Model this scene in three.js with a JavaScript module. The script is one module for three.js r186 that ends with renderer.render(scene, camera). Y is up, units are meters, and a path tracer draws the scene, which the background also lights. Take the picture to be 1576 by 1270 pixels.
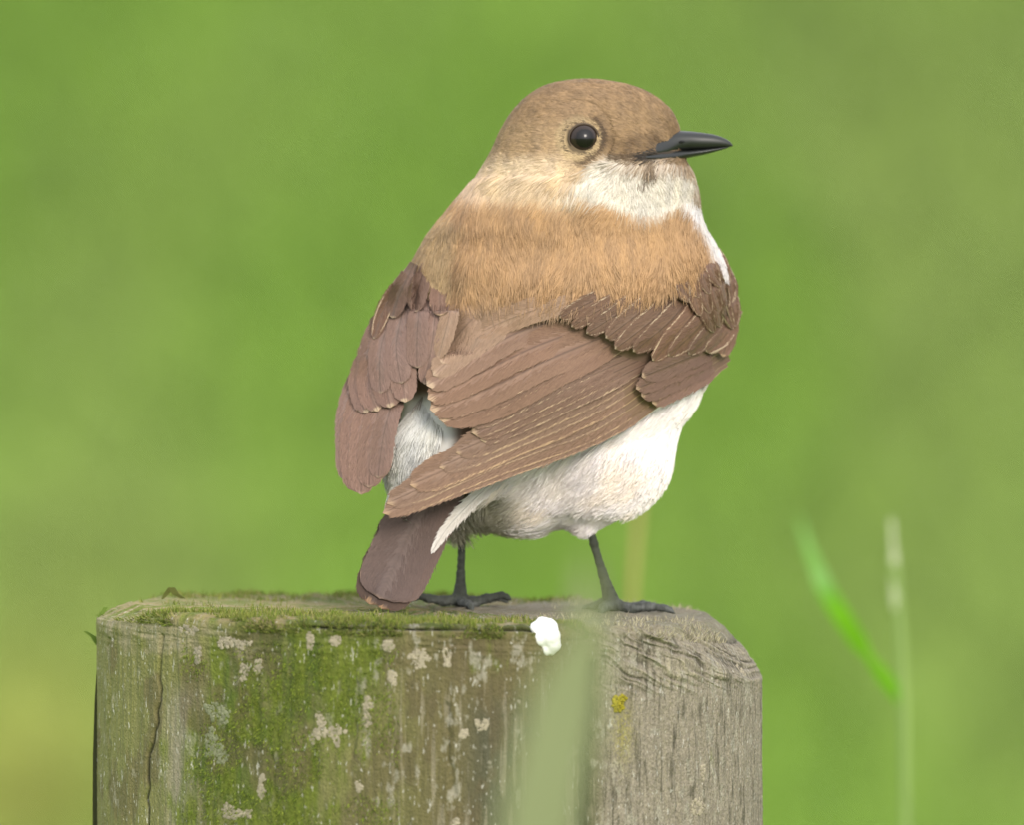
import * as THREE from 'three';
import { mergeGeometries, mergeVertices } from 'three/addons/utils/BufferGeometryUtils.js';

// ---------------------------------------------------------------- camera, sky, sun, exposure
const S = 0.00016;                         // metres per photo pixel at the bird
const DIST = 3.0, PITCH = 1.6 * Math.PI / 180, YC = 0.65;
const sinP = Math.sin(PITCH), cosP = Math.cos(PITCH);
const scene = new THREE.Scene();
const camera = new THREE.PerspectiveCamera(2 * Math.atan(635 * S / DIST) * 180 / Math.PI, 1576 / 1270, 0.2, 900);
camera.position.set(0, YC + DIST * sinP, DIST * cosP);
camera.lookAt(0, YC, 0);
camera.focus = DIST - 0.04;
camera.userData.fStop = 13;

const SUN_DIR = new THREE.Vector3(0.32, 0.38, 0.87).normalize();
{
  const W = 256, H = 128, d = new Float32Array(W * H * 4), v = new THREE.Vector3();
  for (let j = 0; j < H; j++) for (let i = 0; i < W; i++) {
    const up = ((j + 0.5) / H - 0.5) * Math.PI, a = ((i + 0.5) / W - 0.5) * 2 * Math.PI;
    v.set(Math.cos(up) * Math.cos(a), Math.sin(up), Math.cos(up) * Math.sin(a));
    const k = Math.max(0, v.y), g = 0.74 + 0.18 * Math.pow(k, 0.7), s = Math.pow(Math.max(0, v.dot(SUN_DIR)), 3) * 1.0;
    const o = (j * W + i) * 4;
    d[o] = g * 0.96 + s; d[o + 1] = g * 0.985 + s * 0.985; d[o + 2] = g * 1.06 + s * 0.97; d[o + 3] = 1;
  }
  const t = new THREE.DataTexture(d, W, H, THREE.RGBAFormat, THREE.FloatType);
  t.mapping = THREE.EquirectangularReflectionMapping; t.magFilter = THREE.LinearFilter; t.minFilter = THREE.LinearFilter; t.needsUpdate = true;
  scene.background = t; scene.environment = t;
}
const sun = new THREE.DirectionalLight(0xfff4e6, 1.6);
sun.position.copy(SUN_DIR).multiplyScalar(20).add(new THREE.Vector3(0, 0.6, 0));
sun.target.position.set(0, 0.6, 0);
sun.castShadow = true; sun.shadow.radius = 34;
sun.shadow.mapSize.set(2048, 2048);
Object.assign(sun.shadow.camera, { left: -0.6, right: 0.6, top: 0.6, bottom: -0.6, near: 1, far: 60 });
scene.add(sun, sun.target);

const renderer = new THREE.WebGLRenderer({ antialias: true });
renderer.toneMapping = THREE.LinearToneMapping;
renderer.toneMappingExposure = 1.7;
renderer.shadowMap.enabled = true;

// ---------------------------------------------------------------- helpers
const rng = (s) => () => { s = (s + 0x6d2b79f5) | 0; let t = Math.imul(s ^ (s >>> 15), 1 | s); t = (t + Math.imul(t ^ (t >>> 7), 61 | t)) ^ t; return ((t ^ (t >>> 14)) >>> 0) / 4294967296; };
const clamp = (x, a = 0, b = 1) => Math.min(b, Math.max(a, x));
const lerp = (a, b, t) => a + (b - a) * t;
const sstep = (a, b, x) => { const t = clamp((x - a) / (b - a)); return t * t * (3 - 2 * t); };
const hash = (x, y, z) => { let h = Math.imul(x, 374761393) ^ Math.imul(y, 668265263) ^ Math.imul(z, 1274126177); h = Math.imul(h ^ (h >>> 13), 1274126177); h ^= h >>> 16; return (h >>> 0) / 4294967296; };
function n2(x, y, seed = 0) {              // value noise 0..1
  const xi = Math.floor(x), yi = Math.floor(y); let fx = x - xi, fy = y - yi; fx = fx * fx * (3 - 2 * fx); fy = fy * fy * (3 - 2 * fy);
  return lerp(lerp(hash(xi, yi, seed), hash(xi + 1, yi, seed), fx), lerp(hash(xi, yi + 1, seed), hash(xi + 1, yi + 1, seed), fx), fy);
}
function n3(x, y, z, seed = 0) {
  const zi = Math.floor(z); let f = z - zi; f = f * f * (3 - 2 * f);
  return lerp(n2(x, y, seed + zi * 57), n2(x, y, seed + (zi + 1) * 57), f);
}
const fbm = (x, y, seed = 0, o = 4) => { let s = 0, a = 0.5, t = 0; for (let i = 0; i < o; i++) { s += a * n2(x, y, seed + i * 13); t += a; x = x * 2.03 + 11; y = y * 2.03 + 7; a *= 0.5; } return s / t; };
const lin = (c) => { c /= 255; return c <= 0.04045 ? c / 12.92 : Math.pow((c + 0.055) / 1.055, 2.4); };
const C = (r, g, b) => [lin(r), lin(g), lin(b)];
const mix3 = (a, b, t) => [lerp(a[0], b[0], t), lerp(a[1], b[1], t), lerp(a[2], b[2], t)];
const segDist = (x, y, ax, ay, bx, by) => { const dx = bx - ax, dy = by - ay, t = clamp(((x - ax) * dx + (y - ay) * dy) / (dx * dx + dy * dy)); return Math.hypot(x - ax - dx * t, y - ay - dy * t); };
const lineDist = (x, y, p) => { let d = 1e9; for (let i = 0; i + 1 < p.length; i++) d = Math.min(d, segDist(x, y, p[i][0], p[i][1], p[i + 1][0], p[i + 1][1])); return d; };
const pw = (pts, x) => { if (x <= pts[0][0]) return pts[0][1]; for (let i = 1; i < pts.length; i++) if (x <= pts[i][0]) return lerp(pts[i - 1][1], pts[i][1], (x - pts[i - 1][0]) / (pts[i][0] - pts[i - 1][0])); return pts[pts.length - 1][1]; };
function polyDist(x, y, p) {               // signed distance to a polygon, negative inside
  let d = 1e9, inside = false;
  for (let i = 0, j = p.length - 1; i < p.length; j = i++) {
    d = Math.min(d, segDist(x, y, p[j][0], p[j][1], p[i][0], p[i][1]));
    if ((p[i][1] > y) !== (p[j][1] > y) && x < ((p[j][0] - p[i][0]) * (y - p[i][1])) / (p[j][1] - p[i][1]) + p[i][0]) inside = !inside;
  }
  return inside ? -d : d;
}
// the point of the place seen at photo pixel (px, py), "near" metres in front of the bird
function at(px, py, near) {
  const k = (DIST - near) / DIST, x = (px - 788) * S * k, y = (635 - py) * S * k;
  return new THREE.Vector3(x, YC + y * cosP + near * sinP, -y * sinP + near * cosP);
}
const used = {};
function named(o, name) { const n = used[name] = (used[name] ?? -1) + 1; o.name = n ? name + '_' + String(n).padStart(3, '0') : name; return o; }
function tag(o, label, category, kind) { if (label) o.userData.label = label; if (category) o.userData.category = category; if (kind) o.userData.kind = kind; return o; }
function mesh(name, geo, mat, parent) { const m = named(new THREE.Mesh(geo, mat), name); m.castShadow = m.receiveShadow = true; (parent ?? scene).add(m); return m; }
function thing(name, label, category, pos) { const g = named(new THREE.Group(), name); g.position.copy(pos); scene.add(g); return tag(g, label, category); }
function geom(pos, idx, uv, col) {
  const g = new THREE.BufferGeometry();
  g.setAttribute('position', new THREE.Float32BufferAttribute(pos, 3));
  if (uv) g.setAttribute('uv', new THREE.Float32BufferAttribute(uv, 2));
  if (col) g.setAttribute('color', new THREE.Float32BufferAttribute(col, 3));
  g.setIndex(idx); g.computeVertexNormals(); return g;
}
function dataTex(W, H, fn, srgb) {         // fn(i, j, out) -> linear rgb 0..1
  const d = new Uint8Array(W * H * 4), o = [0, 0, 0];
  const enc = (x) => Math.round(255 * clamp(srgb ? (x <= 0.0031308 ? x * 12.92 : 1.055 * Math.pow(x, 1 / 2.4) - 0.055) : x));
  for (let j = 0; j < H; j++) for (let i = 0; i < W; i++) { fn(i, j, o); const k = (j * W + i) * 4; d[k] = enc(o[0]); d[k + 1] = enc(o[1]); d[k + 2] = enc(o[2]); d[k + 3] = 255; }
  const t = new THREE.DataTexture(d, W, H, THREE.RGBAFormat, THREE.UnsignedByteType);
  if (srgb) t.colorSpace = THREE.SRGBColorSpace;
  t.magFilter = THREE.LinearFilter; t.minFilter = THREE.LinearMipmapLinearFilter; t.generateMipmaps = true;
  t.wrapS = t.wrapT = THREE.MirroredRepeatWrapping; t.needsUpdate = true; return t;
}
// smooth surface of a distance field: one vertex per crossed cell, then moved onto the surface
function surfaceNets(f, lo, hi, h) {
  const n = [0, 1, 2].map((k) => Math.ceil((hi[k] - lo[k]) / h) + 1), [nx, ny, nz] = n, val = new Float32Array(nx * ny * nz), id = new Int32Array(nx * ny * nz).fill(-1), P = [], I = [];
  const ix = (i, j, k) => (k * ny + j) * nx + i;
  for (let k = 0; k < nz; k++) for (let j = 0; j < ny; j++) for (let i = 0; i < nx; i++) val[ix(i, j, k)] = f(lo[0] + i * h, lo[1] + j * h, lo[2] + k * h);
  const grad = (x, y, z, e = h * 0.2) => { const g = [f(x + e, y, z) - f(x - e, y, z), f(x, y + e, z) - f(x, y - e, z), f(x, y, z + e) - f(x, y, z - e)], l = Math.hypot(...g) || 1; return [g[0] / l, g[1] / l, g[2] / l, l / (2 * e)]; };
  for (let k = 0; k < nz - 1; k++) for (let j = 0; j < ny - 1; j++) for (let i = 0; i < nx - 1; i++) {
    let c = 0, x = 0, y = 0, z = 0, s = 0;
    for (let q = 0; q < 8; q++) if (val[ix(i + (q & 1), j + ((q >> 1) & 1), k + (q >> 2))] < 0) s++;
    if (s === 0 || s === 8) continue;
    for (const [a, b] of EDGES) {
      const va = val[ix(i + (a & 1), j + ((a >> 1) & 1), k + (a >> 2))], vb = val[ix(i + (b & 1), j + ((b >> 1) & 1), k + (b >> 2))];
      if ((va < 0) === (vb < 0)) continue;
      const t = va / (va - vb); c++;
      x += lerp(a & 1, b & 1, t); y += lerp((a >> 1) & 1, (b >> 1) & 1, t); z += lerp(a >> 2, b >> 2, t);
    }
    let p = [lo[0] + (i + x / c) * h, lo[1] + (j + y / c) * h, lo[2] + (k + z / c) * h];
    for (let r = 0; r < 2; r++) { const g = grad(...p), d = clamp(f(...p) / Math.max(g[3], 0.3), -h * 0.6, h * 0.6); p = [p[0] - g[0] * d, p[1] - g[1] * d, p[2] - g[2] * d]; }
    id[ix(i, j, k)] = P.length; P.push(p);
  }
  for (let k = 1; k < nz - 1; k++) for (let j = 1; j < ny - 1; j++) for (let i = 1; i < nx - 1; i++) {
    const a = val[ix(i, j, k)] < 0;
    const quad = (q, flip) => { if (q.some((v) => v < 0)) return; if (flip) q.reverse(); I.push(q[0], q[1], q[2], q[0], q[2], q[3]); };
    if (a !== val[ix(i + 1, j, k)] < 0) quad([id[ix(i, j - 1, k - 1)], id[ix(i, j, k - 1)], id[ix(i, j, k)], id[ix(i, j - 1, k)]], !a);
    if (a !== val[ix(i, j + 1, k)] < 0) quad([id[ix(i - 1, j, k - 1)], id[ix(i - 1, j, k)], id[ix(i, j, k)], id[ix(i, j, k - 1)]], !a);
    if (a !== val[ix(i, j, k + 1)] < 0) quad([id[ix(i - 1, j - 1, k)], id[ix(i, j - 1, k)], id[ix(i, j, k)], id[ix(i - 1, j, k)]], !a);
  }
  return { P, I, N: P.map((p) => grad(...p)) };
}
const EDGES = [[0, 1], [2, 3], [4, 5], [6, 7], [0, 2], [1, 3], [4, 6], [5, 7], [0, 4], [1, 5], [2, 6], [3, 7]];
const smin = (a, b, k) => { const h = Math.max(k - Math.abs(a - b), 0) / k; return Math.min(a, b) - h * h * k * 0.25; };
const ell = (x, y, z, c) => { const dx = x - c[0], dy = y - c[1], dz = z - c[2], ax = dx / c[3], ay = dy / c[4], az = dz / c[5], k0 = Math.hypot(ax, ay, az), k1 = Math.hypot(ax / c[3], ay / c[4], az / c[5]); return k1 < 1e-9 ? -Math.min(c[3], c[4], c[5]) : k0 * (k0 - 1) / k1; };
const cap = (x, y, z, c) => { const [ax, ay, az, ra, bx, by, bz, rb] = c, dx = bx - ax, dy = by - ay, dz = bz - az, t = clamp(((x - ax) * dx + (y - ay) * dy + (z - az) * dz) / (dx * dx + dy * dy + dz * dz)); return Math.hypot(x - ax - dx * t, y - ay - dy * t, z - az - dz * t) - lerp(ra, rb, t); };

// ---------------------------------------------------------------- ground: a meadow that rises into a grassy bank
const BANK0 = -7.2;                        // where the bank starts (metres behind the post)
const groundY = (x, z) => {
  const b = BANK0 - z; let h = 0;
  if (b > 0) h = 3.2 * (1 - Math.exp(-b * 0.26)) + 0.012 * Math.max(0, b - 10);
  return h + 0.05 * (fbm(x * 0.7, z * 0.7, 5) - 0.5) * (1 + sstep(0, 2, b)) + (b > 30 ? 3 * (fbm(x * 0.02, z * 0.02, 8) - 0.5) * sstep(30, 90, b) : 0);
};
const GREEN = C(105, 137, 40), OLIVE = C(119, 139, 64), STRAW = C(140, 140, 64), LUSH = C(110, 147, 42);
function meadowColor(x, z) {
  const h = groundY(x, z);
  let k = fbm(x * 1.9 + 4, h * 2.4 + z * 0.2, 21, 3);
  k = sstep(0.26, 0.78, k);
  const g = (cx, cy, r, w) => { k += w * Math.exp(-((x - cx) ** 2 + (h - cy) ** 2) / (r * r)); };
  // olive and fresh patches of the bank
  g(-0.36, 0.46, 0.17, 0.55); g(-0.33, 0.22, 0.13, 0.5); g(-0.05, 0.66, 0.12, -0.7); g(0.2, 0.55, 0.13, -0.8); g(0.37, 0.62, 0.11, 0.8); g(0.38, 0.45, 0.08, 0.7); g(0.33, 0.28, 0.09, 0.5); g(-0.16, 0.5, 0.1, -0.4); g(0.3, 0.1, 0.1, -0.2); g(-0.13, 0.2, 0.12, -0.5);
  let c = mix3(GREEN, OLIVE, clamp(k));
  c = mix3(c, STRAW, 0.9 * Math.exp(-((x + 0.42) ** 2 + (h - 0.12) ** 2) / 0.012));
  return mix3(c, LUSH, 0.2 * n2(x * 5, z * 3, 9));
}
{
  const xs = [], zs = [];
  for (let x = -400; x < -6; x *= 0.8) xs.push(x);
  for (let x = -6; x <= 6; x += 0.06) xs.push(x);
  xs.push(...xs.filter((x) => x < -6).map((x) => -x).reverse());
  for (let z = 300; z > 5; z *= 0.75) zs.push(z);
  for (let z = 5; z > -7; z -= 0.25) zs.push(z);
  for (let z = -7; z > -13; z -= 0.05) zs.push(z);
  for (let b = 6; b < 400; b *= 1.15) zs.push(-7 - b);
  const pos = [], col = [], idx = [], uv = [];
  for (const z of zs) for (const x of xs) { pos.push(x, groundY(x, z), z); col.push(...meadowColor(x, z)); uv.push(x, z); }
  for (let j = 0; j + 1 < zs.length; j++) for (let i = 0; i + 1 < xs.length; i++) { const a = j * xs.length + i, b = a + xs.length; idx.push(a, a + 1, b, a + 1, b + 1, b); }
  const bump = dataTex(256, 256, (i, j, o) => { o[0] = o[1] = o[2] = fbm(i / 8, j / 8, 3, 4); });
  bump.wrapS = bump.wrapT = THREE.RepeatWrapping;
  tag(mesh('ground', geom(pos, idx, uv, col), new THREE.MeshStandardMaterial({ vertexColors: true, roughness: 1, bumpMap: bump, bumpScale: 0.03 })), null, null, 'structure');
}
{ // short meadow grass on the bank and round the post
  const r = rng(77), bp = [], bi = [];
  for (let i = 0; i <= 4; i++) { const t = i / 4, w = 0.5 * (1 - t * t); bp.push(-w, t, 0.35 * t * t, w, t, 0.35 * t * t); if (i < 4) bi.push(2 * i, 2 * i + 1, 2 * i + 2, 2 * i + 1, 2 * i + 3, 2 * i + 2); }
  const count = 90000, im = named(new THREE.InstancedMesh(geom(bp, bi), new THREE.MeshPhysicalMaterial({ color: 0xffffff, roughness: 0.9, transmission: 0.35, thickness: 0, side: THREE.DoubleSide }), count), 'meadow_grass');
  const d = new THREE.Object3D(), c = new THREE.Color();
  for (let i = 0; i < count; i++) {
    const near = i < 22000, x = near ? (r() * 2 - 1) * 2.4 : (r() * 2 - 1) * 2.2, z = near ? 1.4 - r() * 8.6 : BANK0 - r() * 2.6;
    const hgt = (near ? 0.05 : 0.045) * (0.6 + 0.8 * r()) * (0.85 + 0.35 * n2(x * 4, z * 4, 3));
    if (near && Math.abs(x) < 0.5 && z > -0.4) { i--; continue; }
    d.position.set(x, groundY(x, z) - 0.004, z); d.rotation.set((r() - 0.5) * 0.9, r() * 6.28, (r() - 0.5) * 0.9); d.scale.set(0.006 + r() * 0.006, hgt, hgt);
    d.updateMatrix(); im.setMatrixAt(i, d.matrix);
    const k = 0.85 + r() * 0.5, m = meadowColor(x, z); im.setColorAt(i, c.setRGB(m[0] * k, m[1] * k, m[2] * k));
  }
  im.castShadow = im.receiveShadow = true; scene.add(tag(im, 'short green meadow grass covering the blurred bank', 'grass', 'stuff'));
}

// ---------------------------------------------------------------- fence post
const PX = 666, PR = 510, PZ = 60;        // centre and radius, in photo pixels at the bird
const SEDGE = 420;                         // arc length (px) from the start of the texture to the rim
const postBase = new THREE.Vector3((PX - 788) * S, 0, PZ * S);
const yAt = (py, z) => YC + (635 - py) * S * cosP + z * S * sinP;          // world height of a photo row at depth z
const TOP = [[140, 924], [300, 929], [450, 933], [600, 935], [710, 937], [945, 943], [1100, 949], [1180, 952]];
const topY = (px) => yAt(pw(TOP, px), 0);
const CRACKS = [
  { p: [[258, 985], [254, 1060], [243, 1150], [232, 1165], [231, 1290]], w: 2.6, d: 5 },
  { p: [[905, 1010], [900, 1100], [893, 1290]], w: 9, d: 9 },
  { p: [[690, 1070], [694, 1140], [700, 1200]], w: 4, d: 3 },
  { p: [[176, 1000], [172, 1290]], w: 2, d: 2.5 }, { p: [[1035, 1120], [1040, 1290]], w: 2, d: 2 }, { p: [[560, 1040], [552, 1150]], w: 2.5, d: 2 }, { p: [[430, 1150], [434, 1290]], w: 2, d: 2 },
];
function postHeight(a, px, py) {           // relief in px: grain, cracks, wrinkles of the shoulder
  const right = sstep(905, 935, px), side = sstep(940, 985, py);
  let h = 0;
  h += 5 * (fbm(a * 0.018, py * 0.0035, 31, 3) - 0.5) * side;
  h += side * (3.0 * (fbm(a * 0.11, py * 0.007, 32, 3) - 0.5) + (1.4 + 1.1 * right) * (fbm(a * 0.42, py * lerp(0.03, 0.1, right), 33, 3) - 0.5));
  const wz = right * (1 - sstep(1025, 1065, py)) * sstep(935, 955, py);
  if (wz > 0) { const q = (py - 950) * 0.8 - (px - 920) * 0.45 + 26 * fbm(px * 0.018, py * 0.03, 35, 3); h += wz * 3.6 * (n2(q * 0.16, px * 0.018, 36) - 0.5) + wz * 3 * (n2(q * 0.4, px * 0.03, 37) - 0.5); }
  const left = (1 - right) * (1 - sstep(985, 1020, py));
  h += left * 3.4 * (fbm(px * 0.035, py * 0.2, 38, 4) - 0.5) + 1.2 * (fbm(a * 0.3, py * 0.3, 39, 3) - 0.5);
  h += (1 - side) * 11 * (fbm(px * 0.03, py * 0.02 + a * 0.01, 40, 4) - 0.5);
  h -= 6 * Math.exp(-(((py - 956 - 5 * (n2(px * 0.02, 5, 43) - 0.5)) / 2.6) ** 2)) * sstep(400, 500, px) * (1 - sstep(830, 880, px));
  for (const c of CRACKS) { const d = lineDist(px + 5 * (n2(py * 0.06, 3, 41) - 0.5), py, c.p); if (d < c.w * 2) h -= c.d * Math.exp(-((d / c.w) ** 2)); }
  return h;
}
const W_OLIVE = C(126, 124, 72), W_GREY = C(158, 148, 130), W_PALE = C(158, 148, 126), W_DARK = C(76, 72, 54), W_BROWN = C(104, 92, 62), MOSS = C(78, 98, 16), MOSS2 = C(106, 118, 30), TAN = C(146, 134, 88), LICH = C(172, 166, 148), YEL = C(150, 142, 34);
function postColor(a, px, py, h, o) {
  const f1 = fbm(a * 0.012, py * 0.006, 51), f2 = fbm(a * 0.05, py * 0.02, 52), grain = fbm(a * 0.35, py * 0.018, 53, 3), fine = fbm(a * 0.5, py * 0.4, 54, 3);
  const side = sstep(945, 975, py), right = sstep(890, 940, px);
  let c = mix3(W_OLIVE, W_BROWN, sstep(560, 700, px) * 0.8 + 0.25 * (f1 - 0.5));
  c = mix3(c, W_GREY, right * 0.92);
  c = mix3(c, C(80, 82, 66), 0.75 * sstep(690, 760, px) * (1 - sstep(900, 930, px)) * sstep(1020, 1110, py + 60 * (f2 - 0.5)));   // damp dark flank beside the groove
  c = mix3(c, W_GREY, 0.8 * Math.exp(-(((px - 292 + 30 * (f1 - 0.5)) / 26) ** 2)) * sstep(1040, 1090, py) );
  // moss: thick between the cracks, thinner to the right
  let m = Math.exp(-(((px - 440) / 165) ** 2)) * 1.05 + 0.35 * Math.exp(-(((px - 760) / 130) ** 2) - (((py - 1000) / 60) ** 2)) + 0.3 * Math.exp(-(((px - 180) / 60) ** 2) - (((py - 975) / 40) ** 2));
  m = sstep(0.42, 0.92, m + 1.1 * (f1 - 0.5) + 0.9 * (f2 - 0.5) + 0.25 * (grain - 0.5)) * side;
  c = mix3(c, mix3(MOSS, MOSS2, sstep(0.35, 0.65, f2)), m * 0.93);
  c = mix3(c, W_BROWN, 0.6 * sstep(0.52, 0.66, fbm(a * 0.02, py * 0.012, 57)) * (1 - right) * side);
  // streaky weathering
  const streak = sstep(0.55, 0.75, fbm(a * 0.16, py * 0.012, 55, 3)) * (0.3 + 0.5 * sstep(540, 640, px)) * side;
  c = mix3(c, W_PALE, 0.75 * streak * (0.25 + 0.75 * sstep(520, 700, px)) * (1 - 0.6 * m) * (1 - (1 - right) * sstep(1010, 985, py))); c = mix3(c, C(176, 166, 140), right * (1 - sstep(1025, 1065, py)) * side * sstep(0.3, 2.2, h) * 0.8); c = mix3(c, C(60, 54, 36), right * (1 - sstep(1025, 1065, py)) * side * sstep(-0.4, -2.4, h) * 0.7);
  c = mix3(c, W_DARK, (0.22 + 0.48 * right) * sstep(0.55, 0.8, fbm(a * 0.2, py * 0.025, 56, 3)) * side);
  // pale pinkish band under the rim on the left, tan fibres of the rim
  c = mix3(c, C(152, 142, 112), 0.75 * (1 - sstep(1000, 1020, py + 40 * (f2 - 0.5))) * sstep(0.4, 0.6, fbm(a * 0.02, py * 0.03, 58)) * (1 - sstep(380, 430, px)) * side);
  c = mix3(c, mix3(TAN, MOSS2, sstep(0.4, 0.62, f2)), (1 - side) * (1 - right * 0.75));
  const band = Math.exp(-(((py - 948 - 8 * (f1 - 0.5)) / 9) ** 2)) * sstep(420, 520, px) * (1 - sstep(840, 900, px));
  c = mix3(c, C(62, 76, 18), band * 0.8);
  // crusty pale flecks
  const fl = fbm(a * 0.1, py * 0.045, 59, 4), fl2 = fbm(a * 0.03, py * 0.02, 60, 3);
  c = mix3(c, LICH, (0.35 + 0.3 * sstep(480, 640, px)) * sstep(0.63, 0.74, fl * 0.7 + fl2 * 0.3 + 0.08 * (fine - 0.5) + 0.02 * sstep(480, 560, px) + 0.03 * right));
  c = mix3(c, C(200, 196, 184), 0.75 * sstep(0.78, 0.84, fbm(a * 0.3, py * 0.1, 62, 2)));
  c = mix3(c, YEL, 0.6 * Math.exp(-(((px - 955) / 16) ** 2) - (((py - 1110) / 45) ** 2)) * sstep(0.4, 0.6, fine + 0.1));
  // darker in the pores and cracks of the weathered wood
  const k = 0.8 + 0.34 * grain + 0.22 * (fine - 0.5) * 1.6;
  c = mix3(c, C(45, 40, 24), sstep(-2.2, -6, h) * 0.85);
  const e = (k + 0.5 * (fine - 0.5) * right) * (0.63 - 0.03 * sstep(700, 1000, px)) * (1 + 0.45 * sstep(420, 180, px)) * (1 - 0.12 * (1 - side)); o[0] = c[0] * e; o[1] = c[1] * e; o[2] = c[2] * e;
}
const texCoord = (th, s) => ({ a: PR * th, px: PX + PR * Math.sin(th), py: 950 + SEDGE - s });
const bevelOf = (th) => { const s = Math.sin(th), g = sstep(0.6, 1, s), l = sstep(0.8, 1, -s); return [12 + 62 * g + 40 * l, 10 + 78 * g + 14 * l]; };
const TEX_H = 910;
const fence = thing('fence_post', 'weathered mossy round wooden post that the small bird stands on', 'fence post', postBase);
// point of the post's surface: arc angle th (0 faces the camera), s px of arc above the texture start, lifted by "up" px
function postPoint(th, s, up = 0) {
  const [br, bv] = bevelOf(th), rr = PR + 6 * Math.sin(3 * th + 1) * 0.5 + 3 * Math.sin(7 * th);
  const q = texCoord(th, s), sideS = SEDGE - bv, bevelLen = Math.hypot(br, bv);
  let r = rr, drop, nr, ny;                // drop: px below the top
  if (s <= sideS) { drop = bv + (sideS - s); nr = 1; ny = 0; }
  else if (s <= sideS + bevelLen) { const t = (s - sideS) / bevelLen, w = t * Math.PI / 2, m = 0.22; const cx = lerp(1 - t, Math.cos(w), m), cy = lerp(t, Math.sin(w), m); r = rr - br * (1 - cx); drop = bv * (1 - cy); nr = Math.cos(w); ny = Math.sin(w); }
  else { r = Math.max(0, rr - br - (s - sideS - bevelLen)); drop = 0; nr = 0; ny = 1; }
  const h = postHeight(q.a, q.px, q.py) * (r < 60 ? r / 60 : 1) + up;
  const rad = r + h * nr, x = rad * Math.sin(th), z = rad * Math.cos(th);
  return [x * S, topY(PX + x) - (drop - h * ny) * S, z * S, nr * Math.sin(th), ny, nr * Math.cos(th)];
}
const thOf = (px) => Math.asin(clamp((px - PX) / PR, -1, 1));
const sOf = (py) => 950 + SEDGE - py;
{
  const TW = 2048, TH = 1152;
  const hs = new Float32Array(TW * TH);
  for (let j = 0; j < TH; j++) for (let i = 0; i < TW; i++) { const q = texCoord(((i + 0.5) / TW - 0.5) * Math.PI, (j + 0.5) / TH * TEX_H); hs[j * TW + i] = postHeight(q.a, q.px, q.py); }
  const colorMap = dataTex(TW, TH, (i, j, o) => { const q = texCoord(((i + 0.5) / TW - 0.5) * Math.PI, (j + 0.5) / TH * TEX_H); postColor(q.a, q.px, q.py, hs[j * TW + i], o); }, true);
  const bumpMap = dataTex(TW, TH, (i, j, o) => { const q = texCoord(((i + 0.5) / TW - 0.5) * Math.PI, (j + 0.5) / TH * TEX_H), b = 0.5 + (hs[j * TW + i]) / 40 + 0.05 * (n2(q.a * 0.9, q.py * 0.5, 71) - 0.5); o[0] = o[1] = o[2] = clamp(b); });
  const ths = [], ss = [];
  for (let i = 0; i <= 560; i++) ths.push(-Math.PI / 2 + Math.PI * i / 560);
  for (let i = 1; i < 90; i++) ths.push(Math.PI / 2 + Math.PI * i / 90);
  for (let s = -3400; s < 0; s += 100) ss.push(s);
  for (let s = 0; s < 300; s += 4) ss.push(s);
  for (let s = 300; s < 540; s += 2) ss.push(s);
  for (let s = 540; s < 1020; s += 8) ss.push(s);
  const pos = [], uv = [], idx = [], n = ths.length;
  for (const s of ss) for (let i = 0; i <= n; i++) {
    const th = i === n ? ths[0] + 2 * Math.PI : ths[i], p = postPoint(i === n ? ths[0] : th, s);
    pos.push(p[0], s === -3400 ? 0 : Math.max(p[1], 0), p[2]); uv.push(th / Math.PI + 0.5, s / TEX_H);
  }
  for (let j = 0; j + 1 < ss.length; j++) for (let i = 0; i < n; i++) { const a = j * (n + 1) + i, b = a + n + 1; idx.push(a, a + 1, b, a + 1, b + 1, b); }
  mesh('post_wood', geom(pos, idx, uv), new THREE.MeshStandardMaterial({ map: colorMap, roughness: 0.95, bumpMap, bumpScale: 0.0045 }), fence);
}
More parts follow.
